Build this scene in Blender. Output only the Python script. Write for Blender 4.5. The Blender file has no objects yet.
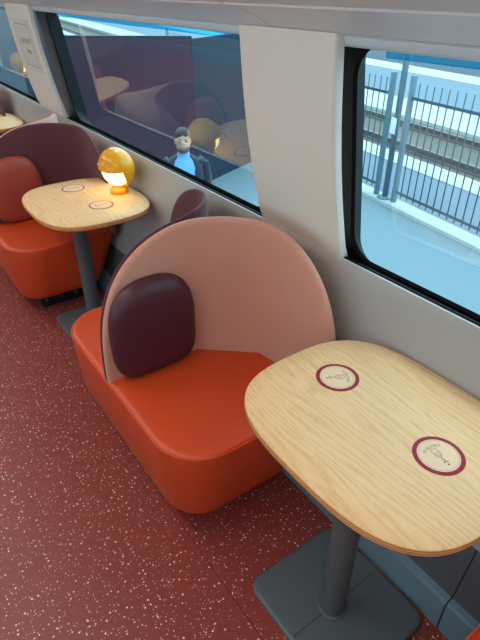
import bpy, bmesh, math, random
from mathutils import Vector, Matrix
random.seed(7)
PI = math.pi
C = bpy.context.scene.collection
sc = bpy.context.scene

# ------------------------------------------------------------------ helpers
def lin(c):
    return tuple((v/255/12.92 if v/255 <= .04045 else ((v/255+.055)/1.055)**2.4) for v in c) + (1.0,)

def obj(name, bm, mat, parent=None, smooth=True, loc=None):
    me = bpy.data.meshes.new(name)
    bmesh.ops.recalc_face_normals(bm, faces=bm.faces[:])
    bm.to_mesh(me); bm.free()
    mats = mat if isinstance(mat, (list, tuple)) else [mat]
    for m in mats: me.materials.append(m)
    if smooth:
        for p in me.polygons: p.use_smooth = True
    o = bpy.data.objects.new(name, me); C.objects.link(o)
    if parent: o.parent = parent
    if loc: o.location = loc
    return o

def smooth_angle(o, deg=35):
    me = o.data
    bm = bmesh.new(); bm.from_mesh(me)
    for e in bm.edges:
        if len(e.link_faces) == 2 and e.calc_face_angle(0) > math.radians(deg): e.smooth = False
    bm.to_mesh(me); bm.free()
    return o

def empty(name, loc=(0, 0, 0), rotz=0):
    o = bpy.data.objects.new(name, None); C.objects.link(o)
    o.location = loc; o.rotation_euler = (0, 0, rotz); o.empty_display_size = .1
    return o

def tag(o, label, cat, group=None):
    o['label'] = label; o['category'] = cat
    if group: o['group'] = group
    return o

def struct(o, kind='structure'):
    o['kind'] = kind
    return o

def copy_tree(o, parent=None):
    c = o.copy(); C.objects.link(c)
    if parent: c.parent = parent
    for ch in list(o.children): copy_tree(ch, c)
    return c

def add_box(bm, lo, hi, bev=0, seg=2):
    lo = Vector(lo); hi = Vector(hi)
    r = bmesh.ops.create_cube(bm, size=1, matrix=Matrix.Translation((lo+hi)/2) @ Matrix.Diagonal((*(hi-lo), 1)))
    if bev:
        es = list({e for v in r['verts'] for e in v.link_edges})
        bmesh.ops.bevel(bm, geom=es, offset=bev, segments=seg, profile=.5, affect='EDGES')

def box(name, lo, hi, mat, parent=None, bev=0, seg=2):
    bm = bmesh.new(); add_box(bm, lo, hi, bev, seg)
    return smooth_angle(obj(name, bm, mat, parent))

def add_tube(bm, pts, r, n=16, cap=True):
    pts = [Vector(p) for p in pts]; rings = []
    rs = r if isinstance(r, (list, tuple)) else [r]*len(pts)
    up = Vector((0, 0, 1))
    for i, p in enumerate(pts):
        d = (pts[min(i+1, len(pts)-1)] - pts[max(i-1, 0)]).normalized()
        a = d.cross(up if abs(d.z) < .9 else Vector((0, 1, 0))).normalized(); b = d.cross(a)
        rings.append([bm.verts.new(p + rs[i]*(math.cos(2*PI*k/n)*a + math.sin(2*PI*k/n)*b)) for k in range(n)])
    for A, B in zip(rings, rings[1:]):
        for k in range(n): bm.faces.new((A[k], A[(k+1) % n], B[(k+1) % n], B[k]))
    if cap: bm.faces.new(rings[0]); bm.faces.new(rings[-1])

def loft(bm, rings, cap=True, closed=True):
    R = [[bm.verts.new(p) for p in r] for r in rings]
    n = len(R[0])
    for A, B in zip(R, R[1:]):
        for k in range(n if closed else n-1):
            bm.faces.new((A[k], A[(k+1) % n], B[(k+1) % n], B[k]))
    if cap: bm.faces.new(R[0]); bm.faces.new(R[-1])
    return R

def lathe(bm, prof, n=32, center=(0, 0), cap=True):
    loft(bm, [[(center[0]+r*math.cos(2*PI*k/n), center[1]+r*math.sin(2*PI*k/n), z) for k in range(n)] for r, z in prof], cap)

def extrude_y(name, prof, y0, y1, mat, parent=None, steps=1, smooth=True):
    """sheet: an (x, z) profile run along the coach"""
    bm = bmesh.new()
    loft(bm, [[(x, y0+(y1-y0)*i/steps, z) for x, z in prof] for i in range(steps+1)], cap=False, closed=False)
    return smooth_angle(obj(name, bm, mat, parent), 40)

def solid_y(name, prof, y0, y1, mat, parent=None):
    """closed profile run along the coach"""
    bm = bmesh.new()
    loft(bm, [[(x, y, z) for x, z in prof] for y in (y0, y1)], cap=True, closed=True)
    return smooth_angle(obj(name, bm, mat, parent), 40)

def apply_mods(o):
    dg = bpy.context.evaluated_depsgraph_get(); dg.update()
    me = bpy.data.meshes.new_from_object(o.evaluated_get(dg))
    o.modifiers.clear(); o.data = me
    return o

# ------------------------------------------------------------------ materials
class N:
    def __init__(s, name):
        s.m = bpy.data.materials.new(name); s.m.use_nodes = True
        s.t = s.m.node_tree; s.t.nodes.clear()
        s.out = s.n('ShaderNodeOutputMaterial')
        s.co = s.n('ShaderNodeTexCoord').outputs['Object']
    def n(s, typ, **kw):
        nd = s.t.nodes.new(typ)
        for k, v in kw.items():
            if k.startswith('i_'): s.set(nd, k[2:], v)
            else: setattr(nd, k, v)
        return nd
    def set(s, nd, key, v):
        inp = nd.inputs[int(key)] if key.isdigit() else nd.inputs[key.replace('_', ' ')]
        if isinstance(v, bpy.types.NodeSocket): s.t.links.new(v, inp)
        else: inp.default_value = v
    def math(s, op, a, b=0.0, c=None):
        nd = s.n('ShaderNodeMath', operation=op); s.set(nd, '0', a); s.set(nd, '1', b)
        if c is not None: s.set(nd, '2', c)
        return nd.outputs[0]
    def mix(s, f, a, b):
        nd = s.n('ShaderNodeMix', data_type='RGBA'); s.set(nd, '0', f); s.set(nd, '6', a); s.set(nd, '7', b)
        return nd.outputs[2]
    def mapped(s, scale=(1, 1, 1), rot=(0, 0, 0), loc=(0, 0, 0)):
        nd = s.n('ShaderNodeMapping'); s.t.links.new(s.co, nd.inputs[0])
        nd.inputs['Scale'].default_value = scale; nd.inputs['Rotation'].default_value = rot; nd.inputs['Location'].default_value = loc
        return nd.outputs[0]
    def noise(s, vec, scale, detail=3, rough=.5, dist=0):
        nd = s.n('ShaderNodeTexNoise'); s.t.links.new(vec, nd.inputs['Vector'])
        nd.inputs['Scale'].default_value = scale; nd.inputs['Detail'].default_value = detail
        nd.inputs['Roughness'].default_value = rough; nd.inputs['Distortion'].default_value = dist
        return nd.outputs[0]
    def ramp(s, f, stops):
        nd = s.n('ShaderNodeValToRGB'); s.t.links.new(f, nd.inputs[0]); e = nd.color_ramp.elements
        while len(e) < len(stops): e.new(.5)
        for el, (p, c) in zip(e, stops): el.position = p; el.color = c
        return nd.outputs[0]
    def sep(s, vec=None):
        nd = s.n('ShaderNodeSeparateXYZ'); s.t.links.new(vec or s.co, nd.inputs[0]); return nd.outputs
    def bsdf(s, color, rough=.5, bump=None, bstr=.1, bdist=.001, **kw):
        b = s.n('ShaderNodeBsdfPrincipled'); s.set(b, 'Base_Color', color); s.set(b, 'Roughness', rough)
        for k, v in kw.items(): s.set(b, k, v)
        if bump is not None:
            bp = s.n('ShaderNodeBump'); s.set(bp, 'Strength', bstr); s.set(bp, 'Distance', bdist); s.set(bp, 'Height', bump)
            s.t.links.new(bp.outputs[0], b.inputs['Normal'])
        s.t.links.new(b.outputs[0], s.out.inputs[0])
        return s.m

def simple(name, rgb, rough=.5, var=.06, nscale=40, bstr=.08, **kw):
    n = N(name); c = lin(rgb)
    f = n.noise(n.co, nscale, 4)
    col = n.mix(f, tuple(v*(1-var) for v in c[:3])+(1,), tuple(min(1, v*(1+var)) for v in c[:3])+(1,))
    return n.bsdf(col, rough, bump=f, bstr=bstr, **kw)

def leather(name, rgb, rough=.42):
    n = N(name); c = lin(rgb)
    v = n.n('ShaderNodeTexVoronoi', feature='F1'); n.t.links.new(n.co, v.inputs['Vector']); v.inputs['Scale'].default_value = 420
    big = n.noise(n.co, 5, 3)
    col = n.mix(big, tuple(x*.92 for x in c[:3])+(1,), tuple(min(1, x*1.08) for x in c[:3])+(1,))
    return n.bsdf(col, rough, bump=v.outputs[0], bstr=.10, bdist=.0006)

def fabric(name, rgb, rough=.85, sheen=.15):
    n = N(name); c = lin(rgb)
    f = n.noise(n.co, 700, 2); big = n.noise(n.co, 9, 2)
    ff = n.math('ADD', n.math('MULTIPLY', f, .6), n.math('MULTIPLY', big, .4))
    col = n.mix(ff, tuple(x*.9 for x in c[:3])+(1,), tuple(min(1, x*1.1) for x in c[:3])+(1,))
    return n.bsdf(col, rough, bump=f, bstr=.15, bdist=.0008, Sheen_Weight=sheen)

def emit(name, rgb, s):
    n = N(name); e = n.n('ShaderNodeEmission'); n.set(e, 'Color', lin(rgb)); n.set(e, 'Strength', s)
    n.t.links.new(e.outputs[0], n.out.inputs[0]); return n.m

def wood_mat():
    n = N('pale_oak')
    v = n.mapped((1, .055, 1))
    g = n.noise(v, 420, 4, .6, .3)
    v2 = n.mapped((1, .16, 1))
    warp = n.noise(v2, 7, 3, .5)
    sx = n.sep()
    band = n.math('SINE', n.math('MULTIPLY', n.math('ADD', sx[0], n.math('MULTIPLY', warp, .22)), 330))
    band = n.math('MULTIPLY_ADD', band, .5, .5)
    f = n.math('ADD', n.math('MULTIPLY', g, .72), n.math('MULTIPLY', band, .16))
    f = n.math('ADD', f, n.math('MULTIPLY', n.noise(v2, 14, 2), .14))
    col = n.ramp(f, [(.25, lin((208, 158, 104))), (.5, lin((236, 188, 136))), (.75, lin((243, 202, 154)))])
    return n.bsdf(col, .5, bump=g, bstr=.06, bdist=.0006, Specular_IOR_Level=.35)

def ply_mat():
    n = N('plywood_edge')
    s = n.sep()
    w = n.math('SINE', n.math('MULTIPLY', s[2], 2*PI/.0075))
    f = n.math('ADD', n.math('MULTIPLY_ADD', w, .3, .5), n.math('MULTIPLY', n.math('SUBTRACT', n.noise(n.mapped((40, 40, 400)), 1, 2), .5), .5))
    col = n.ramp(f, [(.2, lin((160, 94, 50))), (.5, lin((212, 144, 88))), (.85, lin((234, 178, 118)))])
    return n.bsdf(col, .45)

def floor_mat():
    n = N('speckled_red_vinyl')
    base = lin((140, 55, 48))
    big = n.noise(n.co, 2.2, 4)
    fine = n.noise(n.co, 260, 2)
    f = n.math('ADD', n.math('MULTIPLY', big, .5), n.math('MULTIPLY', fine, .5))
    col = n.mix(f, tuple(v*.85 for v in base[:3])+(1,), tuple(v*1.15 for v in base[:3])+(1,))
    for scale, thr, keep, tint in ((60, .16, .22, (246, 228, 220)), (95, .17, .16, (230, 200, 190)), (150, .17, .08, (200, 194, 210))):
        vo = n.n('ShaderNodeTexVoronoi', voronoi_dimensions='2D', feature='F1'); n.t.links.new(n.co, vo.inputs['Vector'])
        vo.inputs['Scale'].default_value = scale
        cs = n.n('ShaderNodeSeparateColor'); n.t.links.new(vo.outputs['Color'], cs.inputs[0])
        size = n.math('MULTIPLY', n.math('MULTIPLY_ADD', cs.outputs[1], .7, .5), thr)
        m = n.math('MULTIPLY', n.math('LESS_THAN', vo.outputs['Distance'], size), n.math('LESS_THAN', cs.outputs[0], keep))
        col = n.mix(m, col, lin(tint))
    s = n.sep()
    seam = n.math('LESS_THAN', n.math('ABSOLUTE', n.math('SUBTRACT', s[0], .512)), .0012)
    seam2 = n.math('LESS_THAN', n.math('ABSOLUTE', n.math('SUBTRACT', s[1], 2.28)), .0014)
    col = n.mix(n.math('MAXIMUM', seam, seam2), col, lin((70, 22, 22)))
    return n.bsdf(col, .42, bump=fine, bstr=.12, bdist=.0006, Specular_IOR_Level=.5)

def panel_mat(name, rgb, rough, ys, gap=.0025, dark=(24, 26, 28), **kw):
    """moulded panel; the joints between one panel and the next lie at the given y"""
    n = N(name); c = lin(rgb); s = n.sep(); f = n.noise(n.co, 120, 2)
    col = n.mix(f, tuple(v*.96 for v in c[:3])+(1,), tuple(min(1, v*1.04) for v in c[:3])+(1,))
    for y in ys:
        m = n.math('LESS_THAN', n.math('ABSOLUTE', n.math('SUBTRACT', s[1], y)), gap)
        col = n.mix(m, col, lin(dark))
    return n.bsdf(col, rough, bump=f, bstr=.04, bdist=.0005, **kw)

def glass_mat(name, tint, f0=.125):
    n = N(name)
    tr = n.n('ShaderNodeBsdfTransparent'); n.set(tr, 'Color', lin(tint))
    gl = n.n('ShaderNodeBsdfGlossy'); n.set(gl, 'Roughness', 0.0); n.set(gl, 'Color', (.95, 1, 1, 1))
    ge = n.n('ShaderNodeNewGeometry'); dt = n.n('ShaderNodeVectorMath', operation='DOT_PRODUCT')
    n.t.links.new(ge.outputs['Normal'], dt.inputs[0]); n.t.links.new(ge.outputs['Incoming'], dt.inputs[1])
    om = n.math('SUBTRACT', 1.0, n.math('ABSOLUTE', dt.outputs['Value']))
    fac = n.math('MULTIPLY_ADD', n.math('POWER', om, 4.0), 1-f0, f0)      # double glazing: four faces mirror
    mx = n.n('ShaderNodeMixShader'); n.t.links.new(fac, mx.inputs[0])
    n.t.links.new(tr.outputs[0], mx.inputs[1]); n.t.links.new(gl.outputs[0], mx.inputs[2])
    n.t.links.new(mx.outputs[0], n.out.inputs[0])
    return n.m

M_orange = leather('orange_leather', (206, 70, 29))
M_salmon = fabric('salmon_felt', (203, 142, 123))
M_salmon_trim = fabric('salmon_piping', (214, 152, 132))
M_maroon = leather('maroon_leather', (72, 27, 38), .48)
M_maroon_felt = fabric('maroon_felt', (86, 36, 46))
M_terra = leather('terracotta_leather', (160, 62, 46), .5)
M_wood = wood_mat(); M_ply = ply_mat()
M_metal = simple('charcoal_powder_coat', (82, 86, 90), .45, .05, 300, .06)
M_plate = simple('charcoal_floor_plate', (86, 96, 101), .42, .06, 200, .06)
M_seam = simple('dark_joint', (34, 36, 38), .6)
M_steel = simple('bolt_steel', (120, 120, 120), .35, Metallic=.8)
M_black = simple('black_rubber', (9, 10, 11), .6, .1, 60, .08, Specular_IOR_Level=.12)
M_plinth = simple('black_plinth', (22, 22, 24), .6)
M_floor = floor_mat()
M_wall = panel_mat('warm_grey_panel', (167, 163, 160), .38, (), Specular_IOR_Level=.5)
M_pillar = simple('off_white_panel', (226, 216, 206), .5, .02, 150, .03)
M_skirt = panel_mat('blue_grey_skirting', (112, 136, 148), .28, (.31, 2.75, 5.2))
M_dado = panel_mat('dark_grey_dado', (88, 90, 94), .45, (.31, 2.75, 5.2))
M_cass = panel_mat('pale_blue_grey_trim', (206, 216, 224), .35, ())
M_cove = panel_mat('light_grey_cove', (228, 228, 228), .4, (1.3, 3.9, -1.3), gap=.0016, dark=(120, 118, 116))
M_ceil = panel_mat('pale_grey_ceiling', (214, 212, 208), .5, (1.3, 3.9, -1.3), gap=.0016, dark=(130, 128, 126))
M_glass = glass_mat('tinted_glass', (196, 236, 246))
M_band = glass_mat('cyan_tint_band', (60, 205, 250))
M_yellow = simple('amber_plastic', (236, 158, 14), .28, .02, 60, .02)
M_diff = emit('warm_diffuser', (255, 226, 140), 4.5)
M_strip = emit('added_strip_light', (255, 246, 232), 9.0)
M_red_ring = simple('crimson_print', (152, 32, 54), .6, .03, Specular_IOR_Level=.25)
M_cream = simple('cream_print', (238, 202, 166), .7, .02, Specular_IOR_Level=.2)
M_print = simple('grey_print', (112, 84, 74), .5, .02)
M_pink = simple('pink_print', (232, 170, 146), .5, .02)
M_paper = simple('pale_notice_film', (214, 206, 200), .5, .02)
M_inkgrey = simple('faint_grey_ink', (120, 112, 108), .6, .02)

# ------------------------------------------------------------------ camera
Mr = [(0.81382, -0.58110, 0.00296), (-0.31296, -0.44250, -0.84049), (0.48971, 0.68310, -0.54198)]
def camera():
    vx, vy, rx, F = -198.56, -16.2, 236.94, 515.8
    dy = Vector((vx-240, vy-320, F)).normalized()
    a = rx-240; b = -(dy[0]*a+dy[2]*F)/dy[1]
    dn = Vector((a, b, F)).normalized(); up = -dn
    dx = dy.cross(up)
    right = Vector((dx[0], dy[0], up[0])); down = Vector((dx[1], dy[1], up[1])); fwd = Vector((dx[2], dy[2], up[2]))
    cd = bpy.data.cameras.new('camera'); co = bpy.data.objects.new('camera', cd); C.objects.link(co)
    m = Matrix.Identity(4)
    for i in range(3): m[i][0] = right[i]; m[i][1] = -down[i]; m[i][2] = -fwd[i]
    m[0][3], m[1][3], m[2][3] = 0, 0, 1.65
    co.matrix_world = m
    cd.sensor_fit = 'VERTICAL'; cd.sensor_height = 24; cd.lens = F/640*24
    cd.clip_start = .02; cd.clip_end = 300
    sc.camera = co
camera()

# ------------------------------------------------------------------ coach shell
Y0, Y1 = -2.6, 9.0
XC = -.2                                  # centre line of the coach
def mx(p): return [(2*XC-x, z) for x, z in p]

bm = bmesh.new(); add_box(bm, (2*XC-1.25, Y0, -.06), (1.25, Y1, 0))
struct(obj('floor', bm, M_floor, smooth=False))

P_low = [(1.034, .338), (1.046, .40), (1.072, .52), (1.100, .66), (1.122, .78), (1.138, .87), (1.146, .903), (1.149, .908), (1.154, .9095), (1.160, .905), (1.163, .903)]
P_gask = [(1.163, .903), (1.164, .908), (1.172, .909), (1.175, .899), (1.235, .860)]
P_dado = [(.990, .143), (1.000, .17), (1.031, .330), (1.036, .339)]
P_skirt = [(.967, 0), (.967, .124), (.971, .133), (.980, .138), (.992, .1435)]
P_cass = [(1.13, 1.514), (1.078, 1.521), (1.070, 1.527), (1.061, 1.543), (1.066, 1.550)]
P_cove = [(1.066, 1.550), (1.046, 1.551), (1.038, 1.554), (1.024, 1.560), (.99, 1.577), (.95, 1.592), (.90, 1.604), (.872, 1.609), (.868, 1.614)]
P_ceil = [(.868, 1.614), (.80, 1.638), (.70, 1.70), (.60, 1.79), (.48, 1.87), (.30, 1.93), (.0, 1.97), (-.2, 1.975)]
for side, f in (('right', lambda p: p), ('left', mx)):
    struct(extrude_y('wall_'+side, f(P_low), Y0, Y1, M_wall))
    struct(extrude_y('trim_15' if side == 'right' else 'trim_16', f(P_gask), Y0, Y1, M_black))
    struct(extrude_y('trim_dado_'+side, f(P_dado), Y0, Y1, M_dado)).name = 'trim_1' if side == 'right' else 'trim_2'
    struct(extrude_y('baseboard_'+side, f(P_skirt), Y0, Y1, M_skirt))
    struct(extrude_y('trim_3' if side == 'right' else 'trim_4', f(P_cass), Y0, Y1, M_cass))
    struct(extrude_y('trim_5' if side == 'right' else 'trim_6', f(P_cove), Y0, Y1, M_cove))
full = P_ceil + mx(P_ceil)[::-1][1:]
struct(extrude_y('ceiling', full, Y0, Y1, M_ceil))
# coach ends
outline = P_skirt + P_dado[1:] + P_low[1:7] + [(1.06, 1.5)] + P_cove[1:] + P_ceil[1:]
poly = outline + mx(outline)[::-1]
for nm, y in (('wall_front', Y1), ('wall_back', Y0)):
    bm = bmesh.new(); bm.faces.new([bm.verts.new((x, y, z)) for x, z in poly])
    struct(obj(nm, bm, M_wall, smooth=False))

# windows: a slanted plane, x falls by TAN per metre of height
TAN = math.tan(math.radians(8.5))
def wx(z, off=0): return 1.165 + off - TAN*(z-.915)
def rrect(y0, y1, z0, z1, r, n=8):
    pts = []
    for cy, cz, a0 in ((y1-r, z1-r, 0), (y0+r, z1-r, PI/2), (y0+r, z0+r, PI), (y1-r, z0+r, 1.5*PI)):
        for k in range(n+1):
            a = a0 + k*PI/2/n; pts.append((cy+r*math.cos(a), cz+r*math.sin(a)))
    return pts
def window(nm, y0, y1, g0, g1, sgn):
    """black surround from y0 to y1, clear glass from g0 to g1"""
    root = struct(empty(nm, (0, 0, 0)))
    X = (lambda x: x) if sgn > 0 else (lambda x: 2*XC-x)
    zb, zt, gb, gt = .86, 1.56, .917, 1.528
    inner = rrect(g0, g1, gb, gt, .085)
    flare = rrect(g0-.055, g1+.055, gb-.068, gt+.03, .085)      # the reveal widens outwards to the pane
    lip = rrect(g0-.012, g1+.012, gb-.012, gt+.012, .095)
    rim = rrect(g0-.018, g1+.018, gb-.018, gt+.018, .10)
    outer = []
    for y, z in rim:                      # push the rim out to the rectangle
        cy, cz = (y0+y1)/2, (zb+zt)/2
        outer.append((min(max(y, y0), y1), z))
    n8 = 9
    outer = []
    for q, (cy, cz) in enumerate(((y1, zt), (y0, zt), (y0, zb), (y1, zb))):
        for k in range(n8):
            y, z = rim[q*n8+k]; t = k/(n8-1)
            if q == 0: p = (y1, z+(zt-z)*min(1, 2*t)) if t < .5 else (y1+(y-y1)*min(1, 2*t-1), zt)
            elif q == 1: p = (y+(y0-y)*min(1, 2*t), zt) if t < .5 else (y0, zt+(z-zt)*min(1, 2*t-1))
            elif q == 2: p = (y0, z+(zb-z)*min(1, 2*t)) if t < .5 else (y0+(y-y0)*min(1, 2*t-1), zb)
            else: p = (y+(y1-y)*min(1, 2*t), zb) if t < .5 else (y1, zb+(z-zb)*min(1, 2*t-1))
            outer.append(p)
    bm = bmesh.new()
    rings = [[(X(wx(z, .030)), y, z) for y, z in outer], [(X(wx(z, .030)), y, z) for y, z in rim],
             [(X(wx(z, .024)), y, z) for y, z in lip], [(X(wx(z, .029)), y, z) for y, z in inner],
             [(X(wx(z, .117)), y, z) for y, z in flare]]
    loft(bm, rings, cap=False)
    smooth_angle(obj('window_frame', bm, M_black, root), 50)
    bm = bmesh.new()
    a = rrect(g0-.057, g1+.057, gb-.070, gt+.032, .085)
    loft(bm, [[(X(wx(z, .115)), y, z) for y, z in a]], cap=False)
    bm.faces.new(bm.verts[:])
    obj('pane', bm, M_glass, root, smooth=False)
    bm = bmesh.new()
    loft(bm, [[(X(wx(z, .054)), y, z) for y in (g0+.07, g1-.07)] for z in (gt-.029, gt-.010)], cap=False, closed=False)
    obj('tint_band', bm, M_band, root, smooth=False)
    return root
W = [(-1.45, 1.12, -1.40, 1.030), (1.38, 3.70, 1.475, 3.50), (4.02, 6.2, 4.17, 6.05)]
for i, (a, b, c, d) in enumerate(W):
    window('window_%d' % (i+1), a, b, c, d, 1)
    window('window_%d' % (i+4), a, b, c, d, -1)

def pillar(nm, ya, yb, sgn):
    X = (lambda x: x) if sgn > 0 else (lambda x: 2*XC-x)
    zs = [.893 + (1.552-.893)*i/24 for i in range(25)]
    def face(z):
        t = (z-.893)/(1.552-.893)
        return 1.148 - .112*t - .018*math.sin(PI*t)
    bm = bmesh.new(); rings = []
    for i, z in enumerate(zs):
        e = .008*(1-min(1, i/2.0))
        x = face(z) + e
        c = .009
        rings.append([(X(x+.03), ya, z), (X(x+c), ya, z), (X(x+c*.3), ya+c*.3, z), (X(x), ya+c, z), (X(x), (ya+yb)/2, z), (X(x), yb-c, z),
                      (X(x+c*.3), yb-c*.3, z), (X(x+c), yb, z), (X(x+.03), yb, z)])
    loft(bm, rings, cap=True, closed=True)
    return struct(smooth_angle(obj(nm, bm, M_pillar), 60))
for i, (a, b) in enumerate(((1.044, 1.466), (3.62, 4.13), (6.12, Y1), (Y0, -1.42))):
    pillar('trim_%d' % (7+i), a, b, 1); pillar('trim_%d' % (11+i), a, b, -1)

# ceiling light strips (unseen lamps, added to light the coach interior)
g = None
for i, (x, w) in enumerate(((-.2, .20),)):
    for k in range(3):
        ya, yb = (-2.3, .2) if k == 0 else ((.6, 3.2) if k == 1 else (3.6, 6.9))
        t = empty('added_ceiling_light', (x, (ya+yb)/2, 1.955)); tag(t, ('unseen ceiling light strip added over the aisle behind the camera', 'unseen ceiling light strip added over the aisle beside the salmon seat', 'unseen ceiling light strip added at the far end of the aisle')[k], 'ceiling light', 'added ceiling light strips')
        h = (yb-ya)/2
        box('housing', (-w/2-.02, -h-.02, -.012), (w/2+.02, h+.02, .004), M_cass, t, .003)
        bm = bmesh.new(); add_box(bm, (-w/2, -h, -.018), (w/2, h, -.0125)); obj('diffuser', bm, M_strip, t, smooth=False)

# ------------------------------------------------------------------ booth seats
def arch_path(s, sign):
    """plan of the shell's inner face: straight across the coach, then round the corner and along the wall"""
    A, R, x0 = .297, .270, .450
    if s < A: return Vector((x0+s, 0)), Vector((0, -1))
    if s < A + R*PI/2:
        a = (s-A)/R
        return Vector((x0+A+R*math.sin(a), -R+R*math.cos(a))), Vector((-math.sin(a), -math.cos(a)))
    d = s-A-R*PI/2
    return Vector((x0+A+R, -R-d)), Vector((-1, 0))
SL = .985
def shell(sign, mat, parent, name, front=.008, TH=.028):
    """half-round back shell; sign -1 faces the near end, +1 the far end"""
    zb, H, n = .442, .548, 2.85
    Nt = 96
    def rim(th):
        c, s_ = math.cos(th), math.sin(th)
        return -SL/2*math.copysign(abs(c)**(2/n), c), H*abs(s_)**(2/n)
    layers = [(r, 0.0, 0) for r in (.25, .5, .7, .82, .9, .955)]
    for k in range(0, 7):
        a = PI*k/6
        layers.append((1, TH/2*(1-math.cos(a)), .013*(1-math.sin(a))))
    layers += [(r, TH, 0) for r in (.955, .9, .82, .7, .5, .25)]
    bm = bmesh.new(); rings = []
    for r, off, ins in layers:
        ring = []
        for k in range(Nt+1):
            u, w = rim(PI*k/Nt)
            rr = r - ins/.5
            s = SL/2 + u*rr; z = zb + w*rr
            p, nrm = arch_path(max(0, s), sign)
            q = p - nrm*off
            ring.append((q.x, -sign*(q.y-front), z))
        rings.append(ring)
    R = loft(bm, rings, cap=False, closed=False)
    # close the core and underside
    for ring in (R[0], R[-1]):
        bm.faces.new(ring)
    return smooth_angle(obj(name, bm, mat, parent), 60)

def cushion(sign, mat, parent, front, cx, a):
    cz, b = .645, .190
    bm = bmesh.new(); Nn = 56
    rings = []
    prof = [(.0, .068), (.3, .0675), (.55, .066), (.75, .063), (.87, .057), (.94, .049), (.98, .039), (1.0, .026), (.99, .010), (.96, .004)]
    for r, h in prof[1:]:
        ring = []
        for k in range(Nn):
            th = 2*PI*k/Nn; c, s_ = math.cos(th), math.sin(th)
            e = 2/2.5 if s_ > 0 else 2/4.2
            u = a*math.copysign(abs(c)**e, c); w = b*math.copysign(abs(s_)**e, s_)
            sx = cx+u*r; z = cz + w*r
            p, nrm = arch_path(sx, sign); q = p + nrm*(h)
            ring.append((q.x, -sign*(q.y-front), z))
        rings.append(ring)
    loft(bm, rings, cap=True)
    return smooth_angle(obj('back_cushion', bm, mat, parent), 70)

def rr_plan(x0, x1, h, r0, r1, n=10):
    pts = []
    for cx, cy, a0, r in ((x1-r1, h-r1, 0, r1), (x0+r0, h-r0, PI/2, r0), (x0+r0, -h+r0, PI, r0), (x1-r1, -h+r1, 1.5*PI, r1)):
        for k in range(n+1):
            a = a0+k*PI/2/n; pts.append((cx+r*math.cos(a), cy+r*math.sin(a)))
    return pts
def seat_base(parent):
    """upholstered pedestal the two seats share: sides lean out towards the top, bottom edge rounded"""
    bm = bmesh.new(); rings = []
    for z, ins in ((.114, .090), (.1155, .066), (.122, .049), (.137, .037), (.175, .028), (.25, .014), (.36, .004), (.425, 0), (.437, .0015), (.443, .004),
                   (.447, .008), (.450, .014), (.4525, .028), (.454, .06), (.4545, .14)):
        x1 = .955 + .085*max(0, min(1, (z-.16)/.27))
        r0 = max(.05, .175-ins)
        rings.append([(x, y, z) for x, y in rr_plan((.447+ins*.75), x1-ins*.6, .520-ins*1.25, r0, .07)])
    loft(bm, rings)
    o = smooth_angle(obj('seat_base', bm, M_orange, parent), 60)
    bm = bmesh.new()
    pl = rr_plan(.447+.002, 1.038, .518, .172, .07, 14); pl.append(pl[0])
    add_tube(bm, [(x, y, .4425) for x, y in pl], .0026, 8, cap=False)
    obj('piping', bm, M_orange, o)
    return o
def booth(loc, sign_salmon, label):
    """sign_salmon: which way the salmon side faces"""
    t = empty('booth_seat', loc); tag(t, label, 'seat', 'double booth seats along the window wall')
    seat_base(t)
    p = box('plinth', (.58, -.35, 0), (.93, .35, .118), M_plinth, t, .006)
    for yy, s in ((-.35, -1), (.35, 1)):
        for k in range(4):
            bm = bmesh.new(); lathe(bm, [(.011, 0), (.011, .006), (.007, .009)], 12)
            for v in bm.verts: v.co = Vector((.61+k*.09 + v.co.x, yy + s*v.co.z, .05+v.co.y))
            obj('bolt', bm, M_steel, p)
    o = shell(sign_salmon, M_salmon, t, 'back_shell', .006, .028); o['label'] = 'salmon felt back shell'
    o = shell(-sign_salmon, M_maroon_felt, t, 'back_shell', .038, .0155); o['label'] = 'maroon back shell'
    o = cushion(sign_salmon, M_maroon, t, .006, .188, .166); o['label'] = 'dark maroon leather back cushion'
    o = cushion(-sign_salmon, M_terra, t, .038, .205, .152); o['label'] = 'terracotta back cushion'
    return t
booth((0, 1.44, 0), -1, 'orange booth seat with salmon shell and maroon cushion behind the nearest table')
b2 = booth((0, 3.215, 0), 1, 'orange booth seat with maroon shell and terracotta cushion beside the yellow lamp table')
for y, lab in ((-.345, 'red booth seat whose corner shows at the bottom right edge of the photo'),
               (5.30, 'booth seat farthest away, its maroon shell cut by the left edge beyond the white pillar')):
    c = copy_tree(b2); c.location = (0, y, 0); c['label'] = lab

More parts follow.
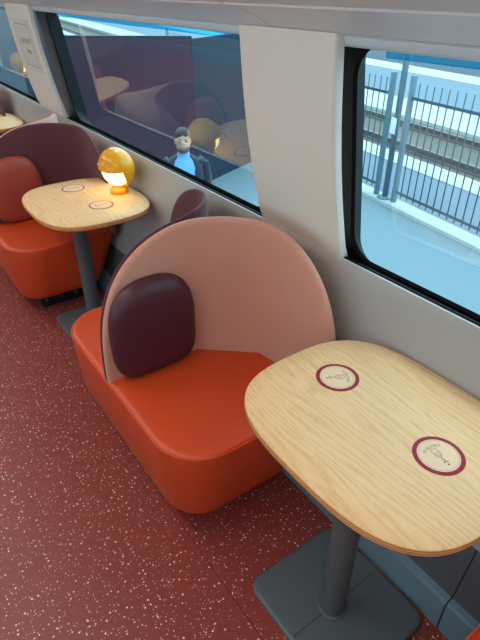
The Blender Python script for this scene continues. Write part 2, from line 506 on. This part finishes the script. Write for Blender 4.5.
# ------------------------------------------------------------------ tables
def se(a, b, n, N_=96):
    pts = []
    for k in range(N_):
        t = 2*PI*k/N_; c, s = math.cos(t), math.sin(t)
        pts.append((a*math.copysign(abs(c)**(2/n), c), b*math.copysign(abs(s)**(2/n), s)))
    return pts
TZ = .74
def table(loc, label):
    t = empty('bistro_table', loc); tag(t, label, 'table', 'bistro tables along the window wall')
    A, B = .277, .338
    top = [(.0, 0), (-.003, -.0012), (-.0036, -.003)]
    bm = bmesh.new()
    loft(bm, [[(x*k, y*k, TZ) for x, y in se(A-.0035, B-.0035, 3.0)] for k in (.4, .8, 1)] +
             [[(x, y, TZ-.0035) for x, y in se(A-.0005, B-.0005, 3.0)]], cap=True)
    tt = smooth_angle(obj('tabletop', bm, M_wood, t), 50)
    bm = bmesh.new()
    loft(bm, [[(x, y, TZ-d) for x, y in se(A-i, B-i, 3.0)] for d, i in ((.0035, .0008), (.006, 0), (.02, .0), (.024, .0015), (.028, .006), (.0285, .012), (.0286, .1))], cap=True)
    e = smooth_angle(obj('table_edge', bm, M_ply, t), 50); e['label'] = 'bare plywood edge'
    px, py = -.088, -.027
    bm = bmesh.new(); lathe(bm, [(.0385, .020), (.0385, TZ-.0287)], 40, (px, py)); smooth_angle(obj('pole', bm, M_metal, t))
    bm = bmesh.new(); lathe(bm, [(.0455, .0195), (.0455, .024), (.043, .027), (.0395, .028)], 40, (px, py)); smooth_angle(obj('collar', bm, M_metal, t))
    bm = bmesh.new()
    def pl(i): return [(px+.020+x, py+.008+y) for x, y in rr_sym(.192-i, .208-i, .05-i*.5)]
    loft(bm, [[(x, y, z) for x, y in pl(i)] for z, i in ((0, .001), (.013, 0), (.017, .002), (.0195, .008), (.0198, .02))])
    bp = smooth_angle(obj('base_plate', bm, M_plate, t), 50)
    bm = bmesh.new(); add_box(bm, (px-.160, py-.0012, .0192), (px-.045, py+.0012, .0203)); obj('plate_joint', bm, M_seam, bp, smooth=False)
    bm = bmesh.new(); add_box(bm, (px+.05, py-.0012, .0192), (px+.190, py+.0012, .0203)); obj('plate_joint', bm, M_seam, bp, smooth=False)
    return t
def rr_sym(a, b, r, n=8):
    pts = []
    for cx, cy, a0 in ((a-r, b-r, 0), (-a+r, b-r, PI/2), (-a+r, -b+r, PI), (a-r, -b+r, 1.5*PI)):
        for k in range(n+1):
            q = a0+k*PI/2/n; pts.append((cx+r*math.cos(q), cy+r*math.sin(q)))
    return pts
T1 = table((.832, .565, 0), 'nearest oak bistro table with rounded top on charcoal pole and floor plate')
T2 = copy_tree(T1); T2.location = (.826, 2.505, 0); T2['label'] = 'oak bistro table carrying the lit yellow lamp, behind the salmon shell seat'
for ch in T2.children:
    if ch.name.split('.')[0] in ('pole', 'collar', 'base_plate'): ch.location.x += .032; ch.location.y += .02
T3 = copy_tree(T1); T3.location = (.826, 4.66, 0); T3['label'] = 'oak bistro table farthest away, its end showing above the maroon shell at the left edge'

T4 = copy_tree(T1); T4.location = (.826, 6.42, 0); T4['label'] = 'oak bistro table past the farthest seat, seen only mirrored in the far left window'

# ------------------------------------------------------------------ stickers with writing
def text_mesh(body, size, curve_r=None):
    cu = bpy.data.curves.new('lettering', 'FONT'); cu.body = body; cu.size = size; cu.align_x = 'CENTER'; cu.resolution_u = 2
    o = bpy.data.objects.new('lettering', cu); C.objects.link(o)
    dg = bpy.context.evaluated_depsgraph_get(); dg.update()
    me = bpy.data.meshes.new_from_object(o.evaluated_get(dg)); bpy.data.objects.remove(o); bpy.data.curves.remove(cu)
    if curve_r:
        for v in me.vertices:
            a = v.co.x/curve_r; r = curve_r+v.co.y; v.co = (r*math.sin(a), r*math.cos(a)-curve_r, v.co.z)
    return me
def ring_bm(bm, r0, r1, z, n=64):
    loft(bm, [[(r*math.cos(2*PI*k/n), r*math.sin(2*PI*k/n), z) for k in range(n)] for r in (r0, r1)], cap=False)
def sticker(loc, rot, label, detail=True):
    t = empty('table_sticker', loc, rot); tag(t, label, 'sticker', 'round stickers on the tables')
    R = .0595
    bm = bmesh.new(); lathe(bm, [(R, 0), (R, .0006), (R-.0006, .0008), (.02, .0008)], 64); smooth_angle(obj('sticker_disc', bm, M_red_ring, t), 30)
    ri = R-.0105 if detail else R-.006
    bm = bmesh.new(); lathe(bm, [(ri, .0007), (ri, .0011), (.01, .0011)], 64); smooth_angle(obj('centre_disc', bm, M_cream, t), 30)
    bm = bmesh.new(); ring_bm(bm, ri-.0040, ri-.0034, .0013); obj('printed_line', bm, M_print, t, smooth=False)
    me = text_mesh('LE BISTRO', .0112, .055)
    me.materials.append(M_print); o = bpy.data.objects.new('lettering', me); C.objects.link(o); o.parent = t; o.location = (0, .0235, .0013)
    # wine glass drawing: bowl, stem, foot
    bm = bmesh.new()
    out = [(-.006, .016), (-.0075, .008), (-.0072, .002), (-.0045, -.004), (-.0006, -.0062), (-.0006, -.018), (-.0065, -.0195)]
    out = [(x*1.15, y*1.2) for x, y in out]
    out = out + [(-x, y) for x, y in out[::-1]] + [out[0]]
    w = .0011
    for (xa, ya), (xb, yb) in zip(out, out[1:]):
        d = Vector((xb-xa, yb-ya)); 
        if d.length < 1e-6: continue
        nn = Vector((-d.y, d.x)).normalized()*w/2
        bm.faces.new([bm.verts.new((x, y, .0014)) for x, y in ((xa+nn.x, ya+nn.y), (xb+nn.x, yb+nn.y), (xb-nn.x, yb-nn.y), (xa-nn.x, ya-nn.y))])
    obj('glass_drawing', bm, M_print, t, smooth=False)
    bm = bmesh.new(); bm.faces.new([bm.verts.new((x, y, .00125)) for x, y in ((-.0082, .010), (-.0078, .002), (-.005, -.0042), (0, -.0066), (.005, -.0042), (.0078, .002), (.0082, .010))])
    obj('drawn_wine', bm, M_pink, t, smooth=False)
    bm = bmesh.new(); lathe(bm, [(.0028, .0012), (.0028, .0014)], 6, (0, -.031)); obj('printed_mark', bm, M_print, t, smooth=False)
    return t
sticker((.868, .748, TZ), math.radians(-118), 'round crimson rimmed sticker on the nearest table, at the end towards the orange seat')
sticker((.858, .408, TZ), math.radians(-8), 'round crimson rimmed sticker on the nearest table, at the end away from the orange seat')
sticker((.838, 2.705, TZ), math.radians(-90), 'round sticker on the lamp table, at the end towards the maroon shell seat', False)
sticker((.862, 2.385, TZ), math.radians(90), 'round sticker on the lamp table, at the end nearer the camera', False)

# ------------------------------------------------------------------ lamps
def lamp(loc, rot, label):
    t = empty('table_lamp', loc, rot); tag(t, label, 'lamp', 'yellow table lamps')
    bm = bmesh.new(); lathe(bm, [(.045, 0), (.047, .004), (.047, .016), (.044, .022), (.034, .026), (.030, .034), (.030, .045)], 36); smooth_angle(obj('lamp_base', bm, M_yellow, t), 50)
    # ball head: amber shell with a wedge left open at the lower front (-Y), glowing diffuser inside
    cz, RX, RY, RZ = .128, .098, .088, .100
    bm = bmesh.new()
    nu, nv = 48, 40
    V = {}
    def pt(i, j, k=1.0):
        # axis along X: open between angles in the YZ plane
        a0, a1 = math.radians(-70), math.radians(180)      # covered arc, 0 = +Y (back), 90 = up
        al = a0 + (a1-a0)*j/nv; be = -PI/2 + PI*i/nu
        c = math.copysign(abs(math.cos(be))**.72, math.cos(be)); s_ = math.sin(be)
        return (RX*k*s_, RY*k*c*math.cos(al), cz+RZ*k*c*math.sin(al))
    for i in range(nu+1):
        for j in range(nv+1): V[i, j] = bm.verts.new(pt(i, j))
    for i in range(nu):
        for j in range(nv): bm.faces.new((V[i, j], V[i+1, j], V[i+1, j+1], V[i, j+1]))
    bmesh.ops.remove_doubles(bm, verts=bm.verts[:], dist=1e-5)
    o = obj('lamp_shade', bm, M_yellow, t)
    md = o.modifiers.new('s', 'SOLIDIFY'); md.thickness = .010; md.offset = -1
    apply_mods(o); 
    for p in o.data.polygons: p.use_smooth = True
    smooth_angle(o, 60)
    # brim along the upper edge of the opening
    bm = bmesh.new()
    pts = [pt(i, nv-2, 1.0) for i in range(3, nu-2)]
    add_tube(bm, pts, .0045, 10); obj('brim', bm, M_yellow, o)
    bm = bmesh.new(); bmesh.ops.create_uvsphere(bm, u_segments=36, v_segments=24, radius=1, matrix=Matrix.Translation((0, 0, cz)) @ Matrix.Diagonal((RX*.87, RY*.87, RZ*.87, 1)))
    obj('diffuser', bm, M_diff, t)
    return t
L1 = lamp((1.014, 2.505, TZ), math.radians(-95), 'lit amber yellow ball lamp on the table behind the salmon shell seat')
L2 = copy_tree(L1); L2.location = (.96, 6.22, TZ); L2['label'] = 'yellow ball lamp past the farthest seat, seen only mirrored in the far left window'

# ------------------------------------------------------------------ notice on the far pillar
def notice():
    t = empty('pillar_notice', (0, 0, 0)); tag(t, 'pale printed notice with thin outline on the far white pillar', 'notice')
    def fx(z):
        q = (z-.893)/(1.552-.893); return 1.148-.112*q-.018*math.sin(PI*q)-.0012
    def patch(name, y0, y1, z0, z1, m, off=0.0, parent=t, k=10):
        bm = bmesh.new(); loft(bm, [[(fx(z0+(z1-z0)*i/k)-off, y, z0+(z1-z0)*i/k) for y in (y0, y1)] for i in range(k+1)], cap=False, closed=False)
        return obj(name, bm, m, parent)
    patch('notice_film', 3.67, 4.03, 1.17, 1.47, M_paper)
    e = .003
    bm = bmesh.new()
    for y0, y1, z0, z1 in ((3.71, 3.99, 1.44, 1.443), (3.71, 3.99, 1.20, 1.203), (3.71, 3.713, 1.20, 1.443), (3.987, 3.99, 1.20, 1.443)):
        loft(bm, [[(fx(z0+(z1-z0)*i/8)-.001, y, z0+(z1-z0)*i/8) for y in (y0, y1)] for i in range(9)], cap=False, closed=False)
    obj('printed_line', bm, M_inkgrey, t)
    bm = bmesh.new()
    for z in (1.355, 1.335, 1.345):
        for k in range(9):
            y0 = 3.75+k*.022 + random.uniform(-.003, .003)
            loft(bm, [[(fx(zz)-.001, y, zz) for y in (y0, y0+random.uniform(.008, .016))] for zz in (z, z+.006)], cap=False, closed=False)
    obj('printed_marks', bm, M_inkgrey, t); bm = bmesh.new()
    for k in range(3):
        loft(bm, [[(fx(zz)-.001, y, zz) for y in (3.82+k*.022, 3.795+k*.022)] for zz in (1.275+.006*k, 1.292+.004*k)], cap=False, closed=False)
    obj('printed_marks', bm, M_inkgrey, t)
notice()

# ------------------------------------------------------------------ outside: platform, fence, tracks, shelter, man
ZP = -1.2
M_plat = simple('blue_grey_asphalt', (112, 128, 136), .85, .10, 30)
M_conc = simple('pale_concrete', (176, 178, 174), .8, .05, 12)
M_ball = simple('brown_ballast', (98, 92, 82), .95, .35, 14)
M_tarm = simple('grey_tarmac', (102, 116, 128), .85, .08, 20)
M_yard = simple('dark_blue_grey_asphalt', (52, 66, 76), .8, .12, 2)
M_fence = simple('dark_teal_paint', (62, 86, 98), .45, .05)
M_post = simple('grey_teal_steel', (92, 116, 126), .45, .05)
M_white = simple('white_plate', (225, 230, 230), .5, .03)
M_rail = simple('worn_rail_steel', (96, 92, 88), .5)
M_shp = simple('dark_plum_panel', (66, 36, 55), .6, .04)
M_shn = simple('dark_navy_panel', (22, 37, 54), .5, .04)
M_build = simple('blue_grey_cladding', (96, 116, 128), .7, .08, 3)
M_bwin = simple('dark_building_glass', (44, 62, 76), .2, .05)
FA = Vector((6.126, 3.205, 0)); FD = Vector((.161, .987, 0)); FN = Vector((.987, -.161, 0))
FR = math.atan2(-FD.x, FD.y)            # turn local +Y onto the fence line
def strip(nm, d0, d1, z0, z1, m, y0=-40, y1=120):
    o = box(nm, (d0, y0, z0), (d1, y1, z1), m); o.location = FA; o.rotation_euler = (0, 0, FR)
    return struct(o)
strip('platform', -16, .10, ZP-.3, ZP, M_plat)
strip('platform_kerb', -.14, .14, ZP, ZP+.05, M_conc)
strip('service_road', .14, 1.56, ZP-.3, ZP-.02, M_tarm)
strip('road_edge', 1.56, 2.1, ZP-.3, ZP+.0, M_conc)
strip('track_bed', 2.1, 4.6, ZP-.5, ZP-.06, M_ball)
strip('far_platform_edge', 4.6, 6.3, ZP-.5, ZP+.02, M_conc)
strip('far_platform', 6.3, 10.3, ZP-.5, ZP+.01, M_tarm)
strip('far_kerb', 10.3, 11.7, ZP-.5, ZP+.02, M_conc)
strip('yard', 11.7, 90, ZP-.5, ZP, M_yard)
tr = empty('railway_track', FA, FR); tag(tr, 'railway track in ballast beyond the platform fence', 'railway track')
for d in (2.5, 3.94):
    bm = bmesh.new(); prof = [(-.06, 0), (.06, 0), (.06, .02), (.012, .04), (.012, .11), (.035, .12), (.035, .15), (-.035, .15), (-.035, .12), (-.012, .11), (-.012, .04), (-.06, .02)]
    loft(bm, [[(d+x, y, ZP-.06+z) for x, z in prof] for y in (-40, 120)], cap=True); obj('rail', bm, M_rail, tr, smooth=False)

def fence(nm, label, y0, y1, nb):
    t = empty(nm, FA + Vector((0, 0, ZP+.05)), FR); tag(t, label, 'fence', 'platform fence sections')
    H = 1.66
    for y in (y0, y1): 
        box('post', (-.033, y-.033, 0), (.033, y+.033, H+.12), M_post, t, .006)
    for z in (.17, H-.16): box('rail', (-.02, y0, z-.02), (.02, y1, z+.02), M_fence, t)
    for k in range(1, nb):
        y = y0+(y1-y0)*k/nb
        bm = bmesh.new(); add_tube(bm, [(0, y, .10), (0, y, H+.04)], .009, 8); obj('bar', bm, M_fence, t)
    return t
def fy(u, v): pass
fence('platform_fence', 'teal bar fence on the platform, right of the tall steel pole', -3.4, 1.70, 38)
fence('platform_fence', 'teal bar fence on the platform, left of the tall steel pole', 2.11, 7.2, 38)
fence('platform_fence', 'teal bar fence section far along the platform behind the dark shelter', 7.3, 11.8, 26)
pt_ = empty('light_pole', FA+FD*1.905+FN*.0+Vector((0, 0, ZP+.05)), FR); tag(pt_, 'tall grey steel pole standing in the fence gap on the platform', 'pole')
bm = bmesh.new(); lathe(bm, [(.045, 0), (.045, 4.5)], 20); obj('pole', bm, M_post, pt_)
bm = bmesh.new(); lathe(bm, [(.12, 0), (.12, .02), (.05, .03)], 20); obj('foot_plate', bm, M_post, pt_)
box('white_plate', (-.068, -.05, .98), (-.046, .05, 1.2), M_white, pt_, .004)

# buildings across the yard
bd = empty('station_building', FA+FN*24+FD*14+Vector((0, 0, ZP)), FR); tag(bd, 'low blue grey building across the tracks behind the fence', 'building')
box('wall', (0, -30, 0), (6, 40, 2.2), M_build, bd); box('roof', (-.4, -30.4, 2.2), (6.4, 40.4, 2.5), M_bwin, bd)
for k in range(16):
    box('window', (-.05, -27+k*4, .7), (.02, -24.6+k*4, 1.7), M_bwin, bd)

# dark shelter panels, made up to fill an unidentified dark area outside
def backdrop():
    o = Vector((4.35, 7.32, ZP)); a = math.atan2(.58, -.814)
    t = empty('dark_backdrop', o, 0); tag(t, 'dark plum and navy shelter panels added on the platform outside the left window', 'backdrop')
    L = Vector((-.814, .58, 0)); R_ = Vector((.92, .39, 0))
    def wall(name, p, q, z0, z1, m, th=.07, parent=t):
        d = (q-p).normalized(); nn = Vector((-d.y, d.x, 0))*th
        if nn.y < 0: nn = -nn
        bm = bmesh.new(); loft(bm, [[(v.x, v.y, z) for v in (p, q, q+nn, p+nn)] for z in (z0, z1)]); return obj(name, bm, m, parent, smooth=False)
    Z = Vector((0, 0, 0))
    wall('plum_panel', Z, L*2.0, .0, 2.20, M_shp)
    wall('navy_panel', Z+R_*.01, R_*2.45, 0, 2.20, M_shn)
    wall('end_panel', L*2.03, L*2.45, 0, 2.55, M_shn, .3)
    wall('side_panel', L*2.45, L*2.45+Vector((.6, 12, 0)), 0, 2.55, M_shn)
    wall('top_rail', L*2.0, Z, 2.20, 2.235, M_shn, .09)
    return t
backdrop()

# ------------------------------------------------------------------ man on the platform
M_skin = simple('skin', (214, 160, 136), .5, .05, 20)
M_hair = simple('dark_brown_hair', (44, 34, 32), .6, .2, 90)
M_beard = simple('short_beard', (128, 96, 84), .7, .25, 200)
M_shirt = fabric('light_blue_shirt', (120, 176, 232))
M_suit = fabric('dark_navy_suit', (32, 40, 54))
M_shoe = simple('black_shoe', (20, 18, 18), .35)
M_eye = simple('eye', (40, 34, 32), .3); M_lip = simple('lips', (166, 100, 92), .5)
def skin(name, verts, edges, radii, mat, parent, sub=2, root=0):
    me = bpy.data.meshes.new(name); me.from_pydata([Vector(v) for v in verts], edges, [])
    o = bpy.data.objects.new(name, me); C.objects.link(o)
    sk = o.modifiers.new('skin', 'SKIN'); sk.use_smooth_shade = True
    for i, r in enumerate(radii):
        d = me.skin_vertices[0].data[i]; d.radius = r if isinstance(r, tuple) else (r, r); d.use_root = (i == root)
    s = o.modifiers.new('sub', 'SUBSURF'); s.levels = sub; s.render_levels = sub
    apply_mods(o); o.data.materials.clear(); o.data.materials.append(mat); o.parent = parent
    for p in o.data.polygons: p.use_smooth = True
    return o
def man():
    t = empty('person', (2.62, 4.66, ZP), math.radians(-28)); t.scale = (.955,)*3; tag(t, 'person in dark suit and open light blue shirt standing outside the left window', 'person')
    V, E, R = [], [], []
    def add(p, r, par=None):
        V.append(p); R.append(r)
        if par is not None: E.append((par, len(V)-1))
        return len(V)-1
    pel = add((0, 0, .93), (.155, .115)); bel = add((0, -.01, 1.08), (.155, .115), pel); ch = add((0, 0, 1.28), (.165, .115), bel); nb = add((0, .01, 1.43), (.09, .075), ch)
    nk = add((0, 0, 1.50), .055, nb); add((0, -.015, 1.56), .055, nk)
    hands = []
    for s in (-1, 1):
        sh = add((.165*s, .01, 1.365), .046, ch); el = add((.232*s, .03, 1.11), .042, sh); wr = add((.10*s, -.19, 1.02), .030, el)
        hands.append((s, Vector((.10*s, -.19, 1.02))))
        hp = add((.095*s, 0, .86), .085, pel); kn = add((.10*s, -.01, .49), .062, hp); an = add((.10*s, .02, .10), .042, kn); add((.11*s, -.10, .05), .035, an)
    body = skin('body', V, E, R, M_skin, t)
    # head joined to the body mesh
    bm = bmesh.new(); bm.from_mesh(body.data)
    Nn = 24; rings = []
    for z, rx, ry, cy in ((1.50, .045, .05, -.005), (1.515, .052, .06, -.025), (1.53, .060, .075, -.03), (1.555, .068, .088, -.024), (1.585, .073, .094, -.016), (1.62, .076, .097, -.01),
                          (1.655, .077, .099, -.006), (1.69, .073, .095, -.002), (1.715, .060, .080, .0), (1.732, .038, .05, .002), (1.738, .012, .016, .002)):
        rings.append([(rx*math.cos(2*PI*k/Nn), cy+ry*math.sin(2*PI*k/Nn), z) for k in range(Nn)])
    loft(bm, rings)
    # nose, ears
    nose = [[(x*w, y, z) for x, y in ((-.012, -.095), (0, -.095-d), (.012, -.095), (0, -.085))] for z, w, d in ((1.575, .4, .0), (1.582, 1.3, .024), (1.60, 1, .018), (1.63, .6, .006))]
    loft(bm, nose)
    for s in (-1, 1):
        bmesh.ops.create_uvsphere(bm, u_segments=10, v_segments=8, radius=1, matrix=Matrix.Translation((.079*s, .005, 1.605)) @ Matrix.Diagonal((.010, .018, .030, 1)))
    # hands: palm and five bent fingers each
    for s, w in hands:
        d = Vector((-.55*s, -.80, -.1)).normalized(); side = d.cross(Vector((0, 0, 1))).normalized(); up = side.cross(d)
        c = w + d*.055
        add_tube(bm, [w-d*.02, w+d*.02, w+d*.06, w+d*.095], [.026, .030, .034, .030], 10)
        for k, ln in enumerate((.068, .078, .073, .056)):
            b = w + d*.088 + up*(.028-.0185*k); inn = Vector((-s, .3, 0)).normalized()
            add_tube(bm, [b, b+d*ln*.45, b+d*ln*.7+inn*ln*.3, b+d*ln*.75+inn*ln*.62], [.0092, .009, .008, .006], 7)
        b = w+d*.03+up*.028; add_tube(bm, [b, b+up*.025+d*.025, b+up*.03+d*.055], [.012, .0105, .008], 7)
    bmesh.ops.recalc_face_normals(bm, faces=bm.faces[:]); bm.to_mesh(body.data); bm.free()
    for p in body.data.polygons: p.use_smooth = True
    for s in (-1, 1):
        bm = bmesh.new(); bmesh.ops.create_uvsphere(bm, u_segments=10, v_segments=8, radius=1, matrix=Matrix.Translation((.030*s, -.098, 1.630)) @ Matrix.Diagonal((.013, .008, .007, 1))); obj('eye', bm, M_eye, body)
        bm = bmesh.new(); bmesh.ops.create_uvsphere(bm, u_segments=10, v_segments=8, radius=1, matrix=Matrix.Translation((.030*s, -.100, 1.650)) @ Matrix.Diagonal((.018, .006, .004, 1))); obj('eyebrow', bm, M_hair, body)
    bm = bmesh.new(); bmesh.ops.create_uvsphere(bm, u_segments=12, v_segments=8, radius=1, matrix=Matrix.Translation((0, -.104, 1.553)) @ Matrix.Diagonal((.024, .008, .007, 1))); obj('mouth', bm, M_lip, body)
    bm = bmesh.new(); rg = []
    for z, rx, ry, cy, h in ((1.513, .054, .062, -.026, .6), (1.53, .063, .078, -.031, 1.0), (1.55, .070, .090, -.026, 1.3), (1.572, .074, .0945, -.020, 1.5)):
        rg.append([(rx*math.sin(a), cy-ry*math.cos(a), z) for a in [-h+2*h*i/20 for i in range(21)]])
    loft(bm, rg, cap=False, closed=False); o = obj('beard', bm, M_beard, t); md = o.modifiers.new('s', 'SOLIDIFY'); md.thickness = .004; md.offset = 1; apply_mods(o)
    # hair: cap over the crown, back and sides
    bm = bmesh.new(); rings = []
    for z, k in ((1.60, .0), (1.63, .12), (1.66, .45), (1.685, .9), (1.70, 1.0), (1.72, 1), (1.74, 1), (1.75, 1)):
        e = {1.60: (.077, .098), 1.63: (.079, .102), 1.66: (.081, .104), 1.685: (.080, .103), 1.70: (.076, .099), 1.72: (.064, .088), 1.74: (.046, .064), 1.75: (.015, .02)}[z]
        half = PI*(.52+.48*k)
        rings.append([(e[0]*math.sin(a), .0+e[1]*math.cos(a), z) for a in [(-half+2*half*i/24) for i in range(25)]])
    loft(bm, rings, cap=False, closed=False); bm.faces.new(bm.verts[-25:])
    o = obj('hair', bm, M_hair, t); md = o.modifiers.new('s', 'SOLIDIFY'); md.thickness = .012; apply_mods(o)
    # shirt over the torso, open jacket with sleeves, trousers, shoes
    def torso(rows, a0, a1, n=40):
        return [[(rx*math.sin(a), cy-ry*math.cos(a), z) for a in [a0+(a1-a0)*i/n for i in range(n+1)]] for z, rx, ry, cy in rows]
    bm = bmesh.new(); loft(bm, torso([(.90, .180, .138, 0), (1.0, .182, .140, -.005), (1.1, .184, .142, -.01), (1.25, .193, .142, -.004), (1.36, .190, .128, 0), (1.43, .13, .098, .005), (1.47, .068, .068, .0), (1.505, .064, .066, -.004)], -PI, PI), cap=False, closed=False)
    o = obj('shirt', bm, M_shirt, t)
    bm = bmesh.new(); rows = [(.74, .205, .160, 0), (.9, .200, .160, 0), (1.05, .203, .164, -.006), (1.25, .214, .162, -.003), (1.36, .212, .148, 0), (1.43, .152, .116, .006), (1.475, .085, .085, .008)]
    rr = []
    for (z, rx, ry, cy), g_ in zip(rows, (.55, .50, .46, .52, .62, .75, .9)):
        rr.append([(rx*math.sin(a), cy-ry*math.cos(a), z) for a in [g_+(2*PI-2*g_)*i/40 for i in range(41)]])
    loft(bm, rr, cap=False, closed=False); o = obj('jacket', bm, M_suit, t); md = o.modifiers.new('s', 'SOLIDIFY'); md.thickness = .012; apply_mods(o)
    for s in (-1, 1):
        bm = bmesh.new(); add_tube(bm, [(.15*s, .01, 1.40), (.195*s, .015, 1.36), (.225*s, .025, 1.24), (.245*s, .035, 1.11), (.225*s, 0, 1.075), (.17*s, -.09, 1.05), (.115*s, -.175, 1.025)], [.07, .080, .070, .062, .060, .052, .045], 14); obj('sleeve', bm, M_suit, o)
    V, E, R = [], [], []
    a = add((0, 0, .95), (.17, .13))
    V, E, R = [(0, 0, .93)], [], [(.172, .132)]
    for s in (-1, 1):
        i = len(V); V += [(.095*s, 0, .84), (.10*s, -.01, .48), (.10*s, .02, .09)]; R += [.105, .082, .075]; E += [(0, i), (i, i+1), (i+1, i+2)]
    skin('trousers', V, E, R, M_suit, t)
    for s in (-1, 1):
        bm = bmesh.new(); rg = []
        for y, w, h in ((.085, .02, .03), (.07, .038, .075), (.02, .042, .085), (-.06, .045, .065), (-.13, .046, .045), (-.18, .034, .032), (-.20, .012, .02)):
            rg.append([(.105*s+w*math.cos(2*PI*k/14), y, max(0, h/2+h/2*math.sin(2*PI*k/14))) for k in range(14)])
        loft(bm, rg); obj('shoe', bm, M_shoe, t)
    return t
man()

# ------------------------------------------------------------------ light
w = bpy.data.worlds.new('sky'); sc.world = w; w.use_nodes = True
nt = w.node_tree; bg = nt.nodes['Background']
bg.inputs['Color'].default_value = (.80, .92, 1.0, 1); bg.inputs['Strength'].default_value = 3.4
su = bpy.data.lights.new('sun', 'SUN'); su.energy = .8; su.angle = math.radians(8); su.color = (1, .96, .9)
so = bpy.data.objects.new('sun', su); C.objects.link(so); so.rotation_euler = (math.radians(38), 0, math.radians(150))

sc.view_settings.view_transform = 'Standard'; sc.view_settings.look = 'None'
sc.view_settings.gamma = 1; sc.view_settings.use_curve_mapping = False
sc.view_settings.exposure = 0.22
sc.cycles.max_bounces = 8; sc.cycles.diffuse_bounces = 4; sc.cycles.transparent_max_bounces = 12
sc.cycles.use_denoising = True
sc.cycles.sample_clamp_indirect = 6
